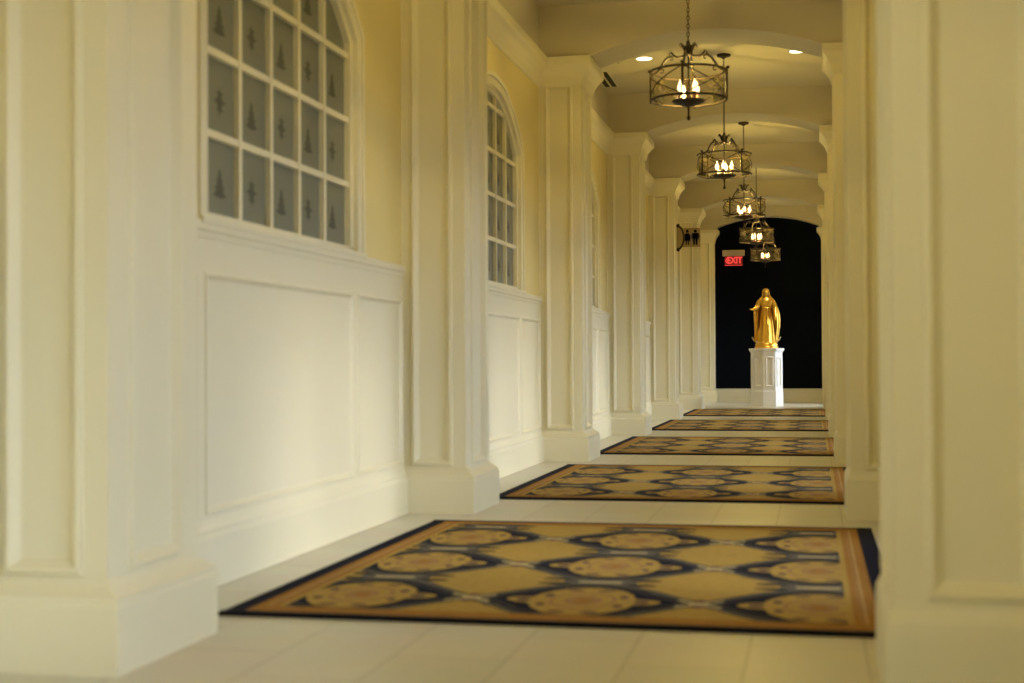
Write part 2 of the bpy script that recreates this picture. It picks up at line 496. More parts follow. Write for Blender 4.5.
# columns: a panelled shaft on a plinth, three faces showing
def column_meshes(side):
    s = 1 if side == 'left' else -1
    xw, xs, xp = (XL, SL, PL) if side == 'left' else (XR, SR, PR)
    ya, yb = 0.05, CD - 0.015
    wd = abs(xs - xw); z0, z1 = 0.20, 3.02
    bm = bmesh.new()
    # front, inner and back faces
    U = (s, 0, 0)
    panel_face(bm, (xw, ya, z0), U, (0, 0, 1), (0, -1, 0), wd, z1 - z0, 0.048, 0.068, 0.045, 0.028)
    panel_face(bm, (xw, yb, z0), U, (0, 0, 1), (0, 1, 0), wd, z1 - z0, 0.048, 0.068, 0.045, 0.028)
    panel_face(bm, (xs, ya, z0), (0, 1, 0), (0, 0, 1), (s, 0, 0), yb - ya, z1 - z0, 0.115, 0.115, 0.045, 0.028)
    for z in (z0, z1):
        bm.faces.new([bm.verts.new(p) for p in ((xw, ya, z), (xs, ya, z), (xs, yb, z), (xw, yb, z))])
    bmesh.ops.remove_doubles(bm, verts=bm.verts, dist=1e-5)
    bmesh.ops.recalc_face_normals(bm, faces=bm.faces)
    sh = bm
    pl = bmesh.new()
    pw = abs(xp - xs)                                      # plinth projection
    prof = [(o * pw, z) for o, z in ((-0.4, 0), (1, 0), (1, 0.175), (0.92, 0.182), (0.92, 0.196), (0.62, 0.210), (0.30, 0.224), (0.15, 0.240), (-0.4, 0.240))]
    sweep(pl, prof, ((xw, ya), (xs, ya), (xs, CD - pw), (xw, CD - pw)), -s)
    return sh, pl
ORD = ['behind the viewer', 'beside the viewer', 'nearest', 'second', 'third', 'fourth', 'fifth', 'sixth', 'last']
for side in ('left', 'right'):
    first = None
    for j, k in enumerate(KS):
        if k == -2: continue
        if first is None:
            first = empty('column', (0, Y0 + k * PER, 0))
            sh, pl = column_meshes(side)
            obj('shaft', sh, M_CREAM, first); obj('plinth', pl, M_CREAM, first)
            c = first
        else:
            c = dup(first); c.location = (0, Y0 + k * PER, 0)
        lab = {-1: f'cream panelled column on the {side} wall, beside the viewer',
               0: f'cream panelled column on the {side}, the large blurred one nearest the camera',
               6: f'cream panelled column on the {side} at the corner of the navy end wall'}.get(
            k, f'cream panelled column on the {side} wall, {ORD[j]} in line from the camera')
        tag(struct(c), lab, 'column')

# windows: arched, five panes wide, etched frosted glass
def clip_z(y, arch):
    r, zc = arch_geo(*arch); return zc + math.sqrt(max(0.0, r * r - y * y))
def half_w(z, arch):
    r, zc = arch_geo(*arch)
    return arch[0] if z <= arch[1] else math.sqrt(max(0.0, r * r - (z - zc) ** 2))
def arch_band(bm, arch, t0, t1, zb, x0, x1, n=28):
    """Band between the arch offset by t0 and by t1, from z = zb up, thickness x0..x1."""
    inner = [(arch[0] + t0, zb)] + arch_pts(0, arch, t0, n) + [(-arch[0] - t0, zb)]
    outer = [(arch[0] + t1, zb)] + arch_pts(0, arch, t1, n) + [(-arch[0] - t1, zb)]
    I = [[bm.verts.new((x, y, z)) for x in (x0, x1)] for y, z in inner]
    O = [[bm.verts.new((x, y, z)) for x in (x0, x1)] for y, z in outer]
    for i in range(len(I) - 1):
        for A, B_ in ((I, I), (O, O)):
            bm.faces.new((A[i][0], A[i + 1][0], A[i + 1][1], A[i][1]))
        for x in (0, 1):
            bm.faces.new((I[i][x], I[i + 1][x], O[i + 1][x], O[i][x]))
    for i in (0, -1):
        bm.faces.new((I[i][0], I[i][1], O[i][1], O[i][0]))
CW, RH, NR = 0.322, 0.305, 5
ZG = 1.330                                        # foot of the glass
def motif_tree(bm, x, y, z, h):
    pts = []
    tiers = 4
    for t in range(tiers):
        w0 = 0.018 + 0.040 * t / (tiers - 1); w1 = w0 * 0.62
        zt = z + h / 2 - h * (t + 1) / tiers * 0.92
        pts.append((w0, zt)); pts.append((w1, zt - 0.004))
    top = (0, z + h / 2)
    L_ = [(y + w, zz) for w, zz in pts]; Rr = [(y - w, zz) for w, zz in reversed(pts)]
    poly = [(y, top[1])] + L_ + [(y, z - h / 2)] + Rr
    f = bm.faces.new([bm.verts.new((x, a, b)) for a, b in poly]); f.material_index = 1
def motif_diamond(bm, x, y, z, h):
    for (cy, cz, w, hh) in ((y, z, 0.036, h / 2), (y, z, 0.062, h * 0.15), (y, z + h * 0.27, 0.040, 0.012), (y, z - h * 0.27, 0.040, 0.012)):
        x += 0.0003
        f = bm.faces.new([bm.verts.new((x, cy + a * w, cz + b * hh)) for a, b in ((1, 0), (0.35, 0.45), (0, 1), (-0.35, 0.45), (-1, 0), (-0.35, -0.45), (0, -1), (0.35, -0.45))])
        f.material_index = 1
def window(n, k):
    c = bay_mid(k) + WIN['dy']
    root = empty(f'window_{n}', (0, c, 0))
    zb, A_ = 1.305, WIN['arch']
    bm = bmesh.new()
    arch_band(bm, A_, 0.033, 0.105, zb, XL - 0.01, XL + 0.020)
    arch_band(bm, A_, 0.090, 0.118, zb, XL - 0.01, XL + 0.030)
    obj('casing', bm, M_CREAM, root)
    bm = bmesh.new()
    arch_band(bm, A_, -0.005, 0.037, zb, XL - 0.07, XL - 0.005)
    box(bm, XL - 0.07, XL - 0.005, -A_[0] - 0.03, A_[0] + 0.03, zb, ZG + 0.012)
    obj('sash_frame', bm, M_CREAM, root)
    bm = bmesh.new()
    prof = ((-0.07, 1.285), (0.034, 1.285), (0.040, 1.295), (0.040, 1.312), (0.034, 1.318), (-0.07, 1.318))
    sweep(bm, prof, ((XL, -0.94), (XL, 0.94)), -1)
    obj('sill', bm, M_CREAM, root)
    bm = bmesh.new()
    x0, x1 = XL - 0.038, XL - 0.012
    for i in range(4):
        y = (i - 1.5) * CW
        box(bm, x0, x1, y - 0.015, y + 0.015, zb + 0.01, clip_z(y, A_) + 0.008)
    for j in range(1, NR):
        z = ZG + RH * j
        if z > A_[1] + A_[2] - 0.04: continue
        w = half_w(z + 0.015, A_) + 0.012
        box(bm, x0 + 0.002, x1 - 0.002, -w, w, z - 0.014, z + 0.014)
    obj('muntin_grid', bm, M_CREAM, root)
    bm = bmesh.new()
    xg = XL - 0.035
    pts = [(A_[0] + 0.01, zb)] + arch_pts(0, A_, 0.01, 28) + [(-A_[0] - 0.01, zb)]
    bm.faces.new([bm.verts.new((xg, y, z)) for y, z in pts])
    for i in range(5):
        for j in range(NR):
            y, z = (i - 2) * CW + (0.012 if i == 0 else 0), ZG + RH * (j + 0.45)
            if z + 0.1 > clip_z(y, A_) or abs(y) > half_w(z + 0.08, A_) - 0.05: continue
            (motif_tree if (i + j) % 2 == 0 else motif_diamond)(bm, xg + 0.001, y, z, 0.115)
    obj('etched_glass', bm, [M_PANE, M_MOTIF], root, recalc=False)
    tag(struct(root), f'arched white window with etched panes, {["before the nearest", "between the nearest and second", "between the second and third", "between the third and fourth", "between the fourth and fifth", "between the fifth and sixth", "beyond the sixth"][k + 1]} left column{"s" if 0 <= k <= 4 else ""}', 'window')
for n, k in enumerate(range(-1, 6)):
    window(n + 1, k)

# glazed arched doors on the right side, where the daylight comes in
def glazed_door(n, k):
    c = bay_mid(k)
    root = empty(f'door_{n}', (0, c, 0))
    D_ = DOOR['arch']; a, zs, rise = D_
    bm = bmesh.new(); arch_band(bm, D_, -0.005, 0.09, 0, XR - 0.03, XR + 0.01)
    obj('casing', bm, M_CREAM, root)
    bm = bmesh.new(); arch_band(bm, D_, -0.085, 0.0, 0, XR + 0.05, XR + 0.10)
    box(bm, XR + 0.05, XR + 0.10, -a + 0.02, a - 0.02, 0.004, 0.2)
    box(bm, XR + 0.05, XR + 0.10, -0.06, 0.06, 0.1, zs + rise - 0.05)
    obj('door_frame', bm, M_CREAM, root)
    bm = bmesh.new()
    for y in (-0.48, 0.48): box(bm, XR + 0.06, XR + 0.09, y - 0.012, y + 0.012, 0.19, clip_z(y, D_) - 0.07)
    for j in range(1, 6):
        z = 0.2 + 0.36 * j; w = half_w(z, D_) - 0.07
        box(bm, XR + 0.062, XR + 0.088, -w, w, z - 0.012, z + 0.012)
    obj('muntin_grid', bm, M_CREAM, root)
    bm = bmesh.new()
    pts = [(a - 0.06, 0.15)] + arch_pts(0, D_, -0.06, 20) + [(-a + 0.06, 0.15)]
    bm.faces.new([bm.verts.new((XR + 0.075, y, z)) for y, z in pts])
    obj('glass', bm, M_DOORGLASS, root)
    tag(struct(root), f'arched glazed door behind the right columns, number {n} along the corridor', 'door')
    ld = bpy.data.lights.new('daylight_portal', 'AREA')
    ld.shape = 'RECTANGLE'; ld.size = 2 * a; ld.size_y = zs + rise
    ld.cycles.is_portal = True
    lo = bpy.data.objects.new('daylight_portal', ld); COL.objects.link(lo)
    lo.location = (XR + 0.24, c, (zs + rise) / 2)
    lo.rotation_euler = (PI / 2, 0, PI / 2)          # -Z towards -x
for n, k in enumerate(range(-1, 6)):
    glazed_door(n + 1, k)
bm = bmesh.new(); box(bm, XR + 0.22, XR + 14, YB - 6, YE + 8, -0.12, -0.02)
tag(struct(obj('ground_outside', bm, mat('grey_paving', (0.11, 0.105, 0.09), 0.9, noise=0.1))), 'grey paving outside the glazed doors on the right', 'ground')

# ------------------------------------------------------------------ rugs
def make_rug():
    bm = bmesh.new()
    box(bm, 0, RUG_W, 0, RUG_L, 0.0, 0.012)
    bmesh.ops.bevel(bm, geom=[e for e in bm.edges if all(v.co.z > 0.01 for v in e.verts)], offset=0.004, segments=2, affect='EDGES')
    return bm
RUGS = ((-1.838, 4.215, 'largest and nearest the camera'),
        (-1.822, 8.03, 'second from the camera'),
        (-1.822, 11.97, 'third and middle of the row'),
        (-1.835, 16.08, 'fourth from the camera'),
        (-1.845, 20.18, 'farthest, closest to the pedestal'))
rug0 = None
for x, y, t in RUGS:
    if rug0 is None:
        rug0 = obj('rug', make_rug(), M_RUG)
        bb = rug0
        EP = ((0, 0.0), (0.010, 0.0), (0.013, 0.007), (0.010, 0.0125), (-0.02, 0.0135), (-0.02, 0.0))
        for pth in (((0, -0.001), (RUG_W, -0.001)), ((RUG_W, RUG_L + 0.001), (0, RUG_L + 0.001))):
            bm = bmesh.new(); sweep(bm, EP, pth, -1)
            obj('bound_edge', bm, M_EDGE, rug0)
        r = rug0
    else:
        r = dup(rug0)
    r.location = (x, y, 0.0)
    tag(r, f'gold and navy medallion rug on the floor, {t}', 'rug', 'medallion rugs in a row along the corridor')

# ------------------------------------------------------------------ chandeliers
def arc_pts(R, z, a0, a1, n):
    return [(R * math.cos(a0 + (a1 - a0) * i / n), R * math.sin(a0 + (a1 - a0) * i / n), z) for i in range(n + 1)]
def make_chandelier():
    """Origin at the ceiling; z measured down from it."""
    t = empty('chandelier', (0, 0, 0))
    H = ZCEIL + 0.018
    zt, zb, R = 2.71 - H, 2.525 - H, 0.247
    bm = bmesh.new(); lathe(bm, ((0.0, 0.0), (0.062, 0.0), (0.066, -0.010), (0.060, -0.020), (0.030, -0.026), (0.012, -0.040), (0.0, -0.042)), seg=20)
    obj('canopy', bm, M_BRONZE, t, True)
    bm = bmesh.new()
    z = -0.038; i = 0; lh = 0.034
    z_end = 2.90 - H
    while z - lh * 0.75 > z_end - 0.01:
        pts = []
        for q in range(10):
            a = 2 * PI * q / 10
            w, h = 0.0085 * math.cos(a), lh / 2 * math.sin(a)
            pts.append((w, 0, z - lh / 2 + h) if i % 2 == 0 else (0, w, z - lh / 2 + h))
        tube(bm, pts, 0.0028, 5, closed=True)
        z -= lh * 0.80; i += 1
    obj('chain', bm, M_BRONZE, t, True)
    # crown: a turned knop wrapped by curling leaves
    bm = bmesh.new()
    lathe(bm, [(r, z - H) for r, z in ((0.0, 2.915), (0.010, 2.91), (0.012, 2.895), (0.022, 2.885), (0.026, 2.868), (0.018, 2.85), (0.030, 2.838), (0.024, 2.822), (0.012, 2.812), (0.0, 2.81))], seg=14)
    for q in range(6):
        a = q * PI / 3
        ca, sa = math.cos(a), math.sin(a)
        pr = ((0.016, 2.835, 0.012), (0.030, 2.862, 0.014), (0.040, 2.886, 0.012), (0.054, 2.896, 0.009), (0.062, 2.886, 0.006), (0.058, 2.876, 0.004))
        tube(bm, [(r * ca, r * sa, z - H) for r, z, w in pr], [w * 0.62 for r, z, w in pr], 6)
    obj('leaf_crown', bm, M_BRONZE, t, True)
    # hoops
    for nm, zz, rr in (('upper_hoop', zt, 0.0075), ('lower_hoop', zb, 0.008)):
        bm = bmesh.new()
        pts = [(R * math.cos(2 * PI * q / 48), R * math.sin(2 * PI * q / 48), zz) for q in range(48)]
        tube(bm, pts, rr, 6, closed=True)
        obj(nm, bm, M_BRONZE, t, True)
    for q in range(4):
        a = q * PI / 2
        ca, sa = math.cos(a), math.sin(a)
        # upright between the hoops with a small ball foot
        bm = bmesh.new()
        tube(bm, [((R + 0.004) * ca, (R + 0.004) * sa, zz) for zz in (zt + 0.02, zt, zb, zb - 0.012)], [0.006, 0.0085, 0.0085, 0.007], 6)
        lathe(bm, ((0, 0.012), (0.010, 0.006), (0.012, 0), (0.010, -0.006), (0, -0.012)), ((R + 0.012) * ca, (R + 0.012) * sa, zt + 0.016), 8)
        obj('upright', bm, M_BRONZE, t, True)
        # scrolled arm from crown down to the upper hoop
        bm = bmesh.new()
        P = ((0.018, 2.822), (0.045, 2.812), (0.075, 2.812), (0.098, 2.826), (0.112, 2.846), (0.124, 2.838), (0.120, 2.826), (0.128, 2.818), (0.150, 2.800), (0.172, 2.768), (0.190, 2.740), (0.212, 2.718), (0.236, 2.708), (R, 2.712))
        tube(bm, [(r * ca, r * sa, zz - H) for r, zz in P], [0.008, 0.008, 0.0075, 0.0075, 0.007, 0.006, 0.006, 0.0075, 0.008, 0.008, 0.0075, 0.007, 0.007, 0.007], 6)
        C1 = [(0.112 + 0.016 * math.cos(x) * (1 - x / 9), 2.802 + 0.018 * math.sin(x) * (1 - x / 9)) for x in [0.6 + 0.5 * w for w in range(11)]]
        tube(bm, [(r * ca, r * sa, zz - H) for r, zz in C1], 0.0045, 5)
        C2 = [(0.176 + 0.020 * math.cos(x) * (1 - x / 9), 2.722 + 0.020 * math.sin(x) * (1 - x / 9)) for x in [0.9 + 0.5 * w for w in range(11)]]
        tube(bm, [(r * ca, r * sa, zz - H) for r, zz in C2], 0.0045, 5)
        obj('scroll_arm', bm, M_BRONZE, t, True)
        # crossed straps on the drum between this upright and the next
        bm = bmesh.new()
        for f in (0, 1):
            pts = []
            for w in range(15):
                x = w / 14; ang = a + PI / 2 * x
                zz = zt + (zb - zt) * (x if f == 0 else 1 - x)
                rr = R + 0.002 * (1 if f == 0 else -1)
                pts.append((rr * math.cos(ang), rr * math.sin(ang), zz))
            tube(bm, pts, 0.0042, 5)
        obj('crossed_strap', bm, M_BRONZE, t, True)
    # centre rod, tray, finial
    bm = bmesh.new(); tube(bm, [(0, 0, z - H) for z in (2.82, 2.70, 2.62, 2.50)], 0.0062, 8)
    lathe(bm, [(r, z - H) for r, z in ((0.006, 2.64), (0.014, 2.625), (0.016, 2.60), (0.010, 2.575), (0.018, 2.55), (0.022, 2.53), (0.03, 2.515))], seg=12)
    obj('centre_rod', bm, M_BRONZE, t, True)
    bm = bmesh.new(); lathe(bm, [(r, z - H) for r, z in ((0.0, 2.512), (0.095, 2.514), (0.108, 2.522), (0.110, 2.517), (0.095, 2.503), (0.055, 2.490), (0.018, 2.484), (0.010, 2.478), (0.0, 2.478))], seg=28)
    obj('candle_tray', bm, M_BRONZE, t, True)
    bm = bmesh.new(); lathe(bm, [(r, z - H) for r, z in ((0.007, 2.485), (0.009, 2.47), (0.006, 2.455), (0.0065, 2.42), (0.012, 2.412), (0.013, 2.402), (0.008, 2.392), (0.0, 2.388))], seg=12)
    obj('finial', bm, M_BRONZE, t, True)
    for q in range(4):
        a = q * PI / 2 + PI / 4
        cx, cy = 0.068 * math.cos(a), 0.068 * math.sin(a)
        bm = bmesh.new()
        lathe(bm, [(r, z - H) for r, z in ((0.020, 2.514), (0.024, 2.522), (0.014, 2.528), (0.0115, 2.532), (0.0115, 2.572), (0.0, 2.572))], (cx, cy, 0), 12)
        cd = obj('candle_sleeve', bm, M_CANDLE, t, True)
        bm = bmesh.new()
        lathe(bm, [(r, z - H) for r, z in ((0.008, 2.571), (0.013, 2.579), (0.0168, 2.592), (0.0162, 2.605), (0.011, 2.624), (0.0055, 2.640), (0.002, 2.652), (0.0, 2.655))], (cx, cy, 0), 12)
        obj('flame_bulb', bm, M_BULB, cd, True)
    bm = bmesh.new()
    a = [arc_pts(R - 0.010, z, 0, 2 * PI, 48)[:-1] for z in (zb + 0.004, zt - 0.004)]
    V = [[bm.verts.new(p) for p in ring] for ring in a]
    for i in range(48):
        j = (i + 1) % 48
        bm.faces.new((V[0][i], V[0][j], V[1][j], V[1][i]))
    obj('glass_drum', bm, M_GLASS, t, True)
    ld = bpy.data.lights.new('candle_light', 'POINT')
    ld.energy = CH_W; ld.color = (1.0, 0.74, 0.19); ld.shadow_soft_size = 0.016
    lo = bpy.data.objects.new('candle_light', ld); COL.objects.link(lo); lo.parent = t
    lo.location = (0.045, 0, 2.612 - H)
    return t
CH_W = 24.0
CH_LAB = {-1: 'hanging behind and above the viewer, outside the picture',
          0: 'hanging above the nearest rug, above the picture edge',
          1: 'the largest in view, nearest the camera',
          2: 'second in the receding row, below the largest',
          3: 'third and middle one of the receding row',
          4: 'fourth in the row, against the navy wall',
          5: 'farthest and smallest, above the golden statue'}
CH_ROT = {-1: 0.3, 0: 0.1, 1: 1.50, 2: 0.72, 3: 0.90, 4: 0.4, 5: 0.2}
ch0 = None
for k in (1, 2, 3, 4, 5, 0, -1):
    if ch0 is None: ch0 = make_chandelier(); c = ch0
    else: c = dup(ch0)
    c.location = (XM, bay_mid(k) - 0.08, ZCEIL); c.rotation_euler = (0, 0, CH_ROT[k])
    tag(c, f'dark bronze drum chandelier with candle bulbs, {CH_LAB[k]}', 'chandelier', 'bronze chandeliers along the corridor')

# ------------------------------------------------------------------ recessed downlights, slot vent, sprinkler
def make_downlight():
    t = empty('downlight', (0, 0, 0))
    bm = bmesh.new(); lathe(bm, ((0.062, -0.001), (0.062, -0.006), (0.078, -0.008), (0.086, -0.004), (0.086, 0.0), (0.062, 0.0)), seg=28)
    bm.faces.ensure_lookup_table()
    obj('trim_ring', bm, M_WHITETRIM, t, True)
    bm = bmesh.new(); lathe(bm, ((0.0, -0.0075), (0.055, -0.0085), (0.070, -0.0088), (0.072, -0.004), (0.0, -0.004)), seg=24)
    obj('lens', bm, M_DOWN, t, True)
    ld = bpy.data.lights.new('downlight_beam', 'SPOT')
    ld.energy = DL_W; ld.color = (1.0, 0.75, 0.21); ld.spot_size = math.radians(105); ld.spot_blend = 0.8; ld.shadow_soft_size = 0.06
    lo = bpy.data.objects.new('downlight_beam', ld); COL.objects.link(lo); lo.parent = t
    lo.location = (0, 0, -0.015)
    return t
DL_W = 25.0
dl0 = None
for k in (2, 1, 3, 4, 5, 0, -1):
    for s_, x in (('left', -1.52), ('right', -0.115)):
        if dl0 is None: dl0 = make_downlight(); d = dl0
        else: d = dup(dl0)
        d.location = (x, bay_mid(k) - 0.10, ZCEIL)
        where = {2: 'beyond the largest chandelier', 1: 'over the second rug', 3: 'over the fourth rug', 4: 'over the farthest rug', 5: 'in front of the statue', 0: 'over the nearest rug', -1: 'behind the viewer'}[k]
        tag(d, f'round lit downlight in the ceiling {where}, near the {s_} columns', 'downlight', 'recessed downlights in the ceiling')
d = dup(dl0); d.location = (-0.50, 26.86, 3.437)
for ch in list(d.children):
    if ch.type == 'LIGHT': bpy.data.objects.remove(ch)
tag(d, 'small lit downlight under the end arch, right of the farthest chandelier', 'downlight', 'recessed downlights in the ceiling')

acc = dup(dl0); acc.location = (-0.45, Y0 + 5 * PER + CD + 0.25, ZCEIL)  # added fixture, out of view, to brighten the statue and pedestal
tag(acc, 'added unseen downlight behind the last arched beam, brightening the golden statue', 'downlight', 'recessed downlights in the ceiling')
for ch in acc.children:
    if ch.type == 'LIGHT':
        ch.data = ch.data.copy(); ch.data.energy = 150.0; ch.data.color = (1.0, 0.90, 0.70); ch.data.spot_size = math.radians(50)
        ch.rotation_euler = (Vector((PXC, PYC, 1.1)) - acc.location).to_track_quat('-Z', 'Y').to_euler()
v = empty('air_vent', (-2.010, 14.15, ZCEIL))
bm = bmesh.new(); box(bm, -0.075, 0.075, -0.41, 0.385, -0.006, 0.0)
obj('vent_frame', bm, M_WHITETRIM, v)
for x in (-0.036, 0.036):
    bm = bmesh.new(); box(bm, x - 0.024, x + 0.024, -0.395, 0.37, -0.0075, -0.002)
    obj('slot', bm, M_BLACK, v)
tag(v, 'dark twin-slot air vent in the ceiling beside the third left column', 'vent')
bm = bmesh.new(); lathe(bm, ((0.0, 0.0), (0.045, 0.0), (0.042, -0.010), (0.014, -0.014), (0.010, -0.03), (0.02, -0.036), (0.0, -0.038)), seg=16)
o = obj('sprinkler_head', bm, M_TAUPE, None, True); o.location = (-1.76, 13.26, ZCEIL)
tag(o, 'small beige sprinkler head in the ceiling left of the downlight', 'sprinkler')

# ------------------------------------------------------------------ signs near the end
def text_mesh(name, s, size, m, parent, loc, rot, depth=0.004):
    cu = bpy.data.curves.new(name, 'FONT'); cu.body = s; cu.size = size; cu.extrude = depth
    cu.align_x = 'CENTER'; cu.align_y = 'CENTER'; cu.offset = size * 0.02
    tmp = bpy.data.objects.new(name, cu); COL.objects.link(tmp)
    bpy.context.view_layer.update()
    me = bpy.data.meshes.new_from_object(tmp.evaluated_get(bpy.context.evaluated_depsgraph_get()))
    bpy.data.objects.remove(tmp)
    me.materials.clear(); me.materials.append(m)
    o = bpy.data.objects.new(name, me); COL.objects.link(o); o.parent = parent
    o.location = loc; o.rotation_euler = rot
    return o
ex = empty('exit_sign', (-1.435, YE, 2.70))
bm = bmesh.new(); box(bm, -0.205, 0.205, -0.09, 0.0, 0.03, 0.14)
bmesh.ops.bevel(bm, geom=bm.edges[:], offset=0.006, segments=2, affect='EDGES')
obj('housing', bm, M_EXITBOX, ex)
bm = bmesh.new(); box(bm, -0.165, 0.165, -0.055, -0.035, -0.145, 0.032)
obj('red_panel', bm, M_EXITRED, ex)
lt_ = text_mesh('lettering', 'EXIT', 0.17, M_EXITLET, ex, (0.02, -0.058, -0.055), (PI / 2, 0, 0)); lt_.scale = (0.80, 1, 1)
bm = bmesh.new()
for z in (1, -1):
    vs = [(-0.152, 0.0), (-0.128, 0.045 * z), (-0.116, 0.045 * z), (-0.138, 0.0)]
    f = bm.faces.new([bm.verts.new((x, -0.0565, z2 - 0.055)) for x, z2 in vs])
ext = bmesh.ops.extrude_face_region(bm, geom=bm.faces[:])
for q in [g for g in ext['geom'] if isinstance(g, bmesh.types.BMVert)]: q.co.y -= 0.004
obj('arrow', bm, M_EXITLET, ex)
bm = bmesh.new(); box(bm, -0.165, 0.165, -0.0585, -0.055, -0.147, -0.139)
obj('lit_lower_edge', bm, M_EXITLET, ex)
tag(ex, 'red lit EXIT sign with grey housing on the navy wall', 'exit sign')

# restroom plate on the front face of the sixth left column
yF = Y0 + 5 * PER + 0.05
rs = empty('restroom_sign', (-1.883, yF, 2.745))
bm = bmesh.new(); box(bm, -0.150, 0.150, -0.024, 0.012, -0.150, 0.150)
bmesh.ops.bevel(bm, geom=bm.edges[:], offset=0.004, segments=1, affect='EDGES')
obj('plate', bm, M_TAN, rs)
def figure(bm, cx, dress):
    def poly(pts):
        f = bm.faces.new([bm.verts.new((cx + x, -0.0255, z)) for x, z in pts])
    poly([(0.020 * math.cos(a * PI / 8), 0.080 + 0.020 * math.sin(a * PI / 8)) for a in range(16)])
    if dress:
        poly([(-0.022, 0.055), (0.022, 0.055), (0.030, 0.02), (0.042, -0.045), (-0.042, -0.045), (-0.030, 0.02)])
        poly([(-0.024, 0.053), (-0.030, 0.045), (-0.050, -0.018), (-0.040, -0.022), (-0.026, 0.01)])
        poly([(0.024, 0.053), (0.026, 0.01), (0.040, -0.022), (0.050, -0.018), (0.030, 0.045)])
        for s in (-1, 1): poly([(s * 0.006, -0.045), (s * 0.022, -0.045), (s * 0.020, -0.098), (s * 0.008, -0.098)])
    else:
        poly([(-0.036, 0.055), (0.036, 0.055), (0.034, -0.02), (-0.034, -0.02)])
        for s in (-1, 1):
            poly([(s * 0.037, 0.054), (s * 0.050, 0.040), (s * 0.048, -0.025), (s * 0.038, -0.025)])
            poly([(s * 0.003, -0.02), (s * 0.030, -0.02), (s * 0.026, -0.098), (s * 0.006, -0.098)])
    ext = bmesh.ops.extrude_face_region(bm, geom=bm.faces[:])
    for q in [g for g in ext['geom'] if isinstance(g, bmesh.types.BMVert)]: q.co.y -= 0.003
for cx, dr, nm in ((-0.058, True, 'woman_symbol'), (0.070, False, 'man_symbol')):
    bm = bmesh.new(); figure(bm, cx, dr); bmesh.ops.scale(bm, vec=(1.22, 1, 1.22), verts=bm.verts, space=Matrix.Translation((-cx, 0, 0))); obj(nm, bm, M_SIGNDARK, rs)
bm = bmesh.new(); box(bm, 0.002, 0.010, -0.0275, -0.0235, -0.10, 0.10); obj('divider', bm, M_SIGNPALE, rs)
tag(rs, 'square tan restroom plate with dark figures on the far left column', 'sign')

# half-round projecting sign on the inner face of the fifth left column
yE = Y0 + 4 * PER + 0.40
ps = empty('projecting_sign', (SL, yE, 2.445))
n = 20
prof = [(0.095 * math.cos(-PI / 2 + PI * i / n), 0.160 * math.sin(-PI / 2 + PI * i / n)) for i in range(n + 1)]
bm = bmesh.new()
F0 = [bm.verts.new((x, -0.012, z)) for x, z in prof]; F1 = [bm.verts.new((x, 0.012, z)) for x, z in prof]
bm.faces.new(F0); bm.faces.new(F1[::-1])
for i in range(len(F0)):
    j = (i + 1) % len(F0); bm.faces.new((F0[i], F1[i], F1[j], F0[j]))
obj('half_round_panel', bm, M_TAN, ps)
bm = bmesh.new(); tube(bm, [(x, 0, z) for x, z in prof], 0.016, 8); obj('curved_rim', bm, M_RIM, ps, True)
for z in (0.160, -0.160):
    bm = bmesh.new(); lathe(bm, ((0.0, 0.03), (0.018, 0.022), (0.026, 0.0), (0.018, -0.022), (0.0, -0.03)), (0.020, 0, z), 12)
    obj('mounting_boss', bm, M_RIM, ps, True)
tag(ps, 'half-round tan sign with dark curved rim projecting from a left column', 'sign')

# ------------------------------------------------------------------ pedestal and statue
pd = empty('pedestal', (PXC, PYC, 0))
def octo(bm, prof, rot=PI / 8):
    """Stack of regular octagons: prof = [(apothem, z)]."""
    rings = []
    for a, z in prof:
        r = a / math.cos(PI / 8)
        rings.append([bm.verts.new((r * math.cos(rot + q * PI / 4), r * math.sin(rot + q * PI / 4), z)) for q in range(8)])
    for A, B_ in zip(rings, rings[1:]):
        for q in range(8): bm.faces.new((A[q], A[(q + 1) % 8], B_[(q + 1) % 8], B_[q]))
    bm.faces.new(rings[0][::-1]); bm.faces.new(rings[-1])
PROT = PI / 8 + math.radians(12)
bm = bmesh.new(); octo(bm, ((0.258, 0.0), (0.258, 0.25), (0.252, 0.262), (0.246, 0.28), (0.236, 0.29)), PROT); obj('base', bm, M_PED, pd)
bm = bmesh.new()
ap = 0.250
for q in range(8):
    a = PROT + q * PI / 4 + PI / 8
    N = Vector((math.cos(a), math.sin(a), 0)); U = Vector((-math.sin(a), math.cos(a), 0))
    w = 2 * ap * math.tan(PI / 8)
    panel_face(bm, N * ap - U * (w / 2) + Vector((0, 0, 0.28)), U, (0, 0, 1), N, w, 0.63, 0.035, 0.035, 0.05, 0.07, 0.8)
bmesh.ops.remove_doubles(bm, verts=bm.verts, dist=1e-4)
obj('panelled_body', bm, M_PED, pd)
bm = bmesh.new(); octo(bm, ((0.236, 0.90), (0.256, 0.91), (0.260, 0.925), (0.274, 0.94), (0.280, 0.955), (0.280, 0.978), (0.270, 0.982)), PROT); obj('cap', bm, M_PED, pd)
tag(pd, 'white octagonal panelled pedestal under the golden statue', 'pedestal')

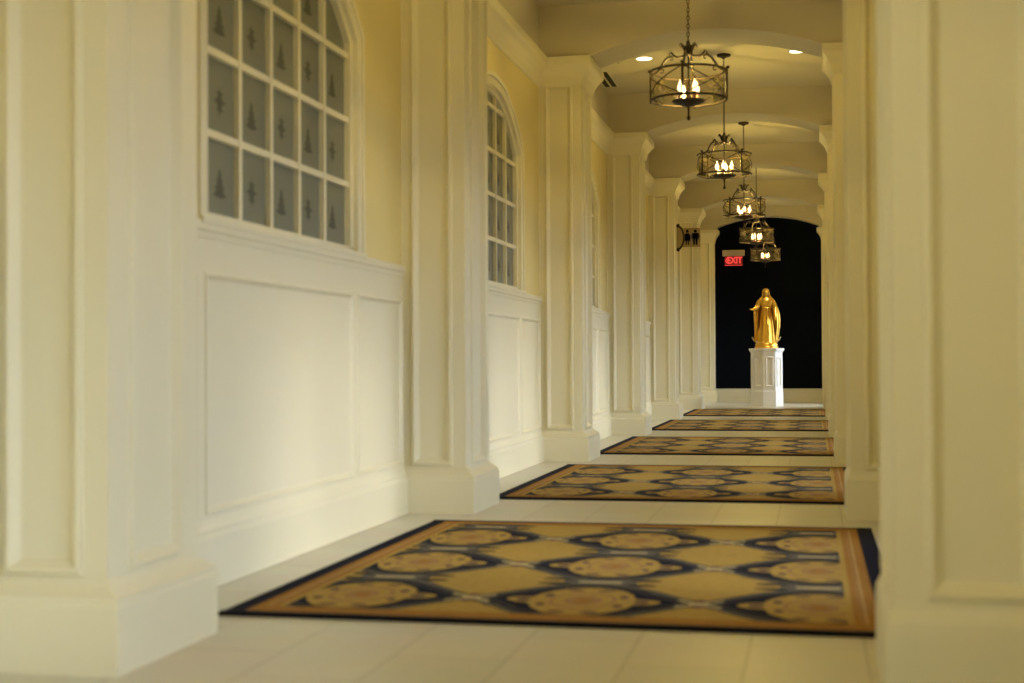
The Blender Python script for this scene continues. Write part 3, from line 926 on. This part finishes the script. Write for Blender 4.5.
ZP = 0.982
st = empty('statue', (PXC, PYC, ZP))
def loft(bm, levels, seg=56, a0=0.0, a1=2 * PI, closed=True):
    """levels: (z, cx, cy, half width, half depth, fold amplitude, fold count, phase); angle 0 = +x, -pi/2 = front."""
    rings = []
    for (z, cx, cy, hw, hd, fa, fn, ph) in levels:
        ring = []
        m = seg if closed else seg + 1
        for q in range(m):
            a = a0 + (a1 - a0) * q / seg
            f = 1 + fa * (math.sin(fn * a + ph) + 0.45 * math.sin((2 * fn + 1) * a + ph * 1.7))
            ring.append(bm.verts.new((cx + hw * f * math.cos(a), cy + hd * f * math.sin(a), z)))
        rings.append(ring)
    for A, B_ in zip(rings, rings[1:]):
        for q in range(seg):
            q2 = (q + 1) % len(A)
            bm.faces.new((A[q], A[q2], B_[q2], B_[q]))
    if closed:
        bm.faces.new(rings[0][::-1]); bm.faces.new(rings[-1])
def ball(bm, c, r, seg=16):
    M_ = Matrix.Translation(c) @ Matrix.Diagonal((*r, 1))
    bmesh.ops.create_uvsphere(bm, u_segments=seg, v_segments=seg // 2 + 2, radius=1.0, matrix=M_)
def remesh(o, vox, smooth=3):
    md = o.modifiers.new('remesh', 'REMESH'); md.mode = 'VOXEL'; md.voxel_size = vox; md.use_smooth_shade = True
    sm = o.modifiers.new('smooth', 'SMOOTH'); sm.factor = 0.5; sm.iterations = smooth
# robed figure: gown, torso, neck, head, arms and hands in one continuous surface
bm = bmesh.new()
loft(bm, ((0.085, 0, 0.00, 0.155, 0.125, 0.060, 9, 0.3), (0.16, 0, 0.00, 0.150, 0.120, 0.060, 9, 0.4), (0.28, 0.004, 0, 0.138, 0.108, 0.055, 9, 0.5),
          (0.42, 0.006, 0, 0.122, 0.095, 0.050, 9, 0.6), (0.54, 0.004, 0, 0.106, 0.083, 0.042, 9, 0.7), (0.63, 0, 0, 0.090, 0.070, 0.030, 9, 0.8),
          (0.675, 0, 0, 0.080, 0.062, 0.016, 9, 0.9), (0.70, 0, 0, 0.082, 0.064, 0.012, 9, 0.9), (0.74, 0, -0.004, 0.094, 0.074, 0.016, 9, 1.0),
          (0.79, 0, -0.004, 0.108, 0.078, 0.012, 9, 1), (0.830, 0, 0.0, 0.118, 0.068, 0, 9, 1), (0.855, 0, 0.004, 0.092, 0.055, 0, 9, 1),
          (0.868, 0, 0.002, 0.045, 0.042, 0, 9, 1), (0.90, 0, 0.0, 0.034, 0.034, 0, 9, 1)))
tube(bm, [(0.082 * math.cos(a) , 0.066 * math.sin(a), 0.685) for a in [2 * PI * q / 24 for q in range(24)]], 0.010, 6, closed=True)
tube(bm, [(0.012, -0.068, 0.685), (0.016, -0.085, 0.60), (0.020, -0.098, 0.50), (0.018, -0.105, 0.40)], [0.010, 0.009, 0.010, 0.012], 6)
HC = Vector((-0.004, -0.008, 0.945))
ball(bm, HC, (0.046, 0.054, 0.062), 20)
ball(bm, HC + Vector((0, -0.016, -0.030)), (0.033, 0.036, 0.036), 16)          # jaw
ball(bm, HC + Vector((0, -0.052, -0.008)), (0.007, 0.012, 0.015), 8)          # nose
for s in (-1, 1):
    ball(bm, HC + Vector((s * 0.018, -0.047, 0.008)), (0.010, 0.008, 0.005), 8)   # eyelids
    ball(bm, HC + Vector((s * 0.018, -0.046, 0.019)), (0.014, 0.008, 0.004), 8)   # brows
    ball(bm, HC + Vector((s * 0.045, -0.002, -0.004)), (0.007, 0.012, 0.016), 8)
ball(bm, HC + Vector((0, -0.050, -0.030)), (0.014, 0.007, 0.006), 8)          # mouth
# wide-sleeved arms, lowered and opened forward
def hand(bm, w, d, n_up, side):
    """Palm and five unequal bent fingers: w wrist, d pointing direction, n_up palm normal."""
    d = Vector(d).normalized(); n = Vector(n_up); n = (n - d * n.dot(d)).normalized(); b = d.cross(n) * side
    w = Vector(w)
    tube(bm, [w, w + d * 0.012, w + d * 0.030, w + d * 0.045], [0.012, 0.015, 0.019, 0.017], 8)
    for i, (off, ln) in enumerate(((-0.0165, 0.040), (-0.0055, 0.047), (0.0055, 0.044), (0.0165, 0.034))):
        p = w + d * 0.040 + b * off
        tube(bm, [p, p + d * ln * 0.45 + n * 0.002 + b * off * 0.2, p + d * ln * 0.8 + n * 0.007 + b * off * 0.35, p + d * ln + n * 0.013 + b * off * 0.4], [0.0062, 0.0058, 0.0052, 0.004], 6)
    p = w + d * 0.014 - b * 0.014
    tube(bm, [p, p + d * 0.016 - b * 0.014, p + d * 0.034 - b * 0.020 + n * 0.006], [0.0075, 0.0068, 0.005], 6)
RW, LW = Vector((-0.205, -0.110, 0.655)), Vector((0.150, -0.135, 0.520))
tube(bm, [(-0.100, 0.0, 0.815), (-0.128, -0.008, 0.765), (-0.150, -0.030, 0.700), (-0.178, -0.075, 0.668), RW], [0.040, 0.044, 0.044, 0.036, 0.020], 12)
tube(bm, [(0.100, 0.0, 0.815), (0.130, -0.006, 0.750), (0.150, -0.020, 0.670), (0.155, -0.080, 0.585), LW], [0.040, 0.044, 0.044, 0.036, 0.020], 12)
hand(bm, RW + Vector((-0.004, -0.004, 0)), (-0.86, -0.5, 0.06), (0.1, -0.35, 0.95), 1)
hand(bm, LW, (0.25, -0.72, -0.62), (-0.2, -0.62, 0.72), -1)
# hem and toes
ball(bm, (-0.055, -0.125, 0.092), (0.028, 0.045, 0.020), 12); ball(bm, (0.050, -0.128, 0.092), (0.028, 0.045, 0.020), 12)
fig = obj('robed_figure', bm, M_GOLD, st)
remesh(fig, 0.0062, 2)
# mantle: veil over the head falling behind and round both arms, open in front
bm = bmesh.new()
def veil(levels, seg=64):
    rings = []
    for (z, cx, cy, hw, hd, gap, fa, fn) in levels:
        ring = []
        for q in range(seg + 1):
            a = -PI / 2 + gap + (2 * PI - 2 * gap) * q / seg
            f = 1 + fa * (math.sin(fn * a + z * 4) + 0.5 * math.sin((2 * fn - 1) * a + z * 7))
            ring.append(bm.verts.new((cx + hw * f * math.cos(a), cy + hd * f * math.sin(a), z)))
        rings.append(ring)
    for A, B_ in zip(rings, rings[1:]):
        for q in range(seg): bm.faces.new((A[q], A[q + 1], B_[q + 1], B_[q]))
    bm.faces.new(rings[-1])
veil(((0.09, 0.012, 0.02, 0.150, 0.118, 0.95, 0.07, 8), (0.22, 0.014, 0.02, 0.172, 0.120, 0.98, 0.08, 8), (0.36, 0.018, 0.02, 0.190, 0.122, 0.98, 0.075, 8),
      (0.48, 0.020, 0.015, 0.194, 0.118, 0.98, 0.065, 8), (0.60, 0.018, 0.012, 0.190, 0.112, 0.95, 0.05, 8), (0.68, 0.012, 0.010, 0.176, 0.104, 0.92, 0.035, 8),
      (0.75, 0.006, 0.008, 0.158, 0.095, 0.9, 0.02, 8), (0.81, 0, 0.006, 0.136, 0.085, 0.9, 0.012, 8), (0.85, 0, 0.005, 0.106, 0.075, 0.9, 0.01, 8),
      (0.875, 0, 0.005, 0.076, 0.068, 0.88, 0.008, 8), (0.905, -0.002, 0.004, 0.062, 0.064, 0.82, 0.006, 8), (0.95, -0.004, 0.000, 0.058, 0.064, 0.8, 0.0, 8),
      (0.985, -0.004, -0.004, 0.052, 0.058, 0.72, 0, 8), (1.005, -0.004, -0.004, 0.036, 0.042, 0.5, 0, 8), (1.014, -0.004, -0.002, 0.014, 0.018, 0.2, 0, 8)))
# the fold hanging from the outstretched right arm
mp = obj('mantle', bm, M_GOLD, st, True)
sd = mp.modifiers.new('thick', 'SOLIDIFY'); sd.thickness = 0.012; sd.offset = 0
remesh(mp, 0.0068, 1)
bm = bmesh.new()
rows = []
for i in range(9):
    t_ = i / 8
    z = 0.665 - 0.56 * t_
    row = []
    for q in range(11):
        s_ = q / 10
        x = -0.205 + 0.05 * s_ + 0.012 * t_ + 0.010 * math.sin(s_ * 9 + t_ * 3) * t_
        y = -0.105 + 0.10 * s_ + 0.018 * math.sin(s_ * 14 + t_) * (0.4 + t_) + 0.03 * t_
        row.append(bm.verts.new((x, y, z + 0.025 * s_)))
    rows.append(row)
for A, B_ in zip(rows, rows[1:]):
    for q in range(10): bm.faces.new((A[q], A[q + 1], B_[q + 1], B_[q]))
sl = obj('hanging_sleeve', bm, M_GOLD, st, True)
sd = sl.modifiers.new('thick', 'SOLIDIFY'); sd.thickness = 0.014; sd.offset = 0
# globe and footing
bm = bmesh.new(); lathe(bm, ((0.0, 0.0), (0.195, 0.0), (0.200, 0.012), (0.195, 0.034), (0.180, 0.040), (0.190, 0.060), (0.186, 0.078), (0.160, 0.096), (0.10, 0.105), (0.0, 0.106)), seg=40)
obj('round_footing', bm, M_GOLD, st, True)
# crescent moon, horns rising on both sides
bm = bmesh.new()
pts, rad = [], []
for i in range(25):
    a = -PI * 0.98 + PI * 0.96 * i / 24
    pts.append((0.236 * math.cos(a), -0.070 - 0.05 * math.sin(a), 0.205 + 0.125 * math.sin(a)))
    rad.append(0.005 + 0.020 * math.sin(PI * i / 24) ** 0.7)
tube(bm, pts, rad, 10)
obj('crescent_moon', bm, M_IVORY, st, True)
tag(st, 'golden statue of a veiled robed woman on the white pedestal', 'statue')
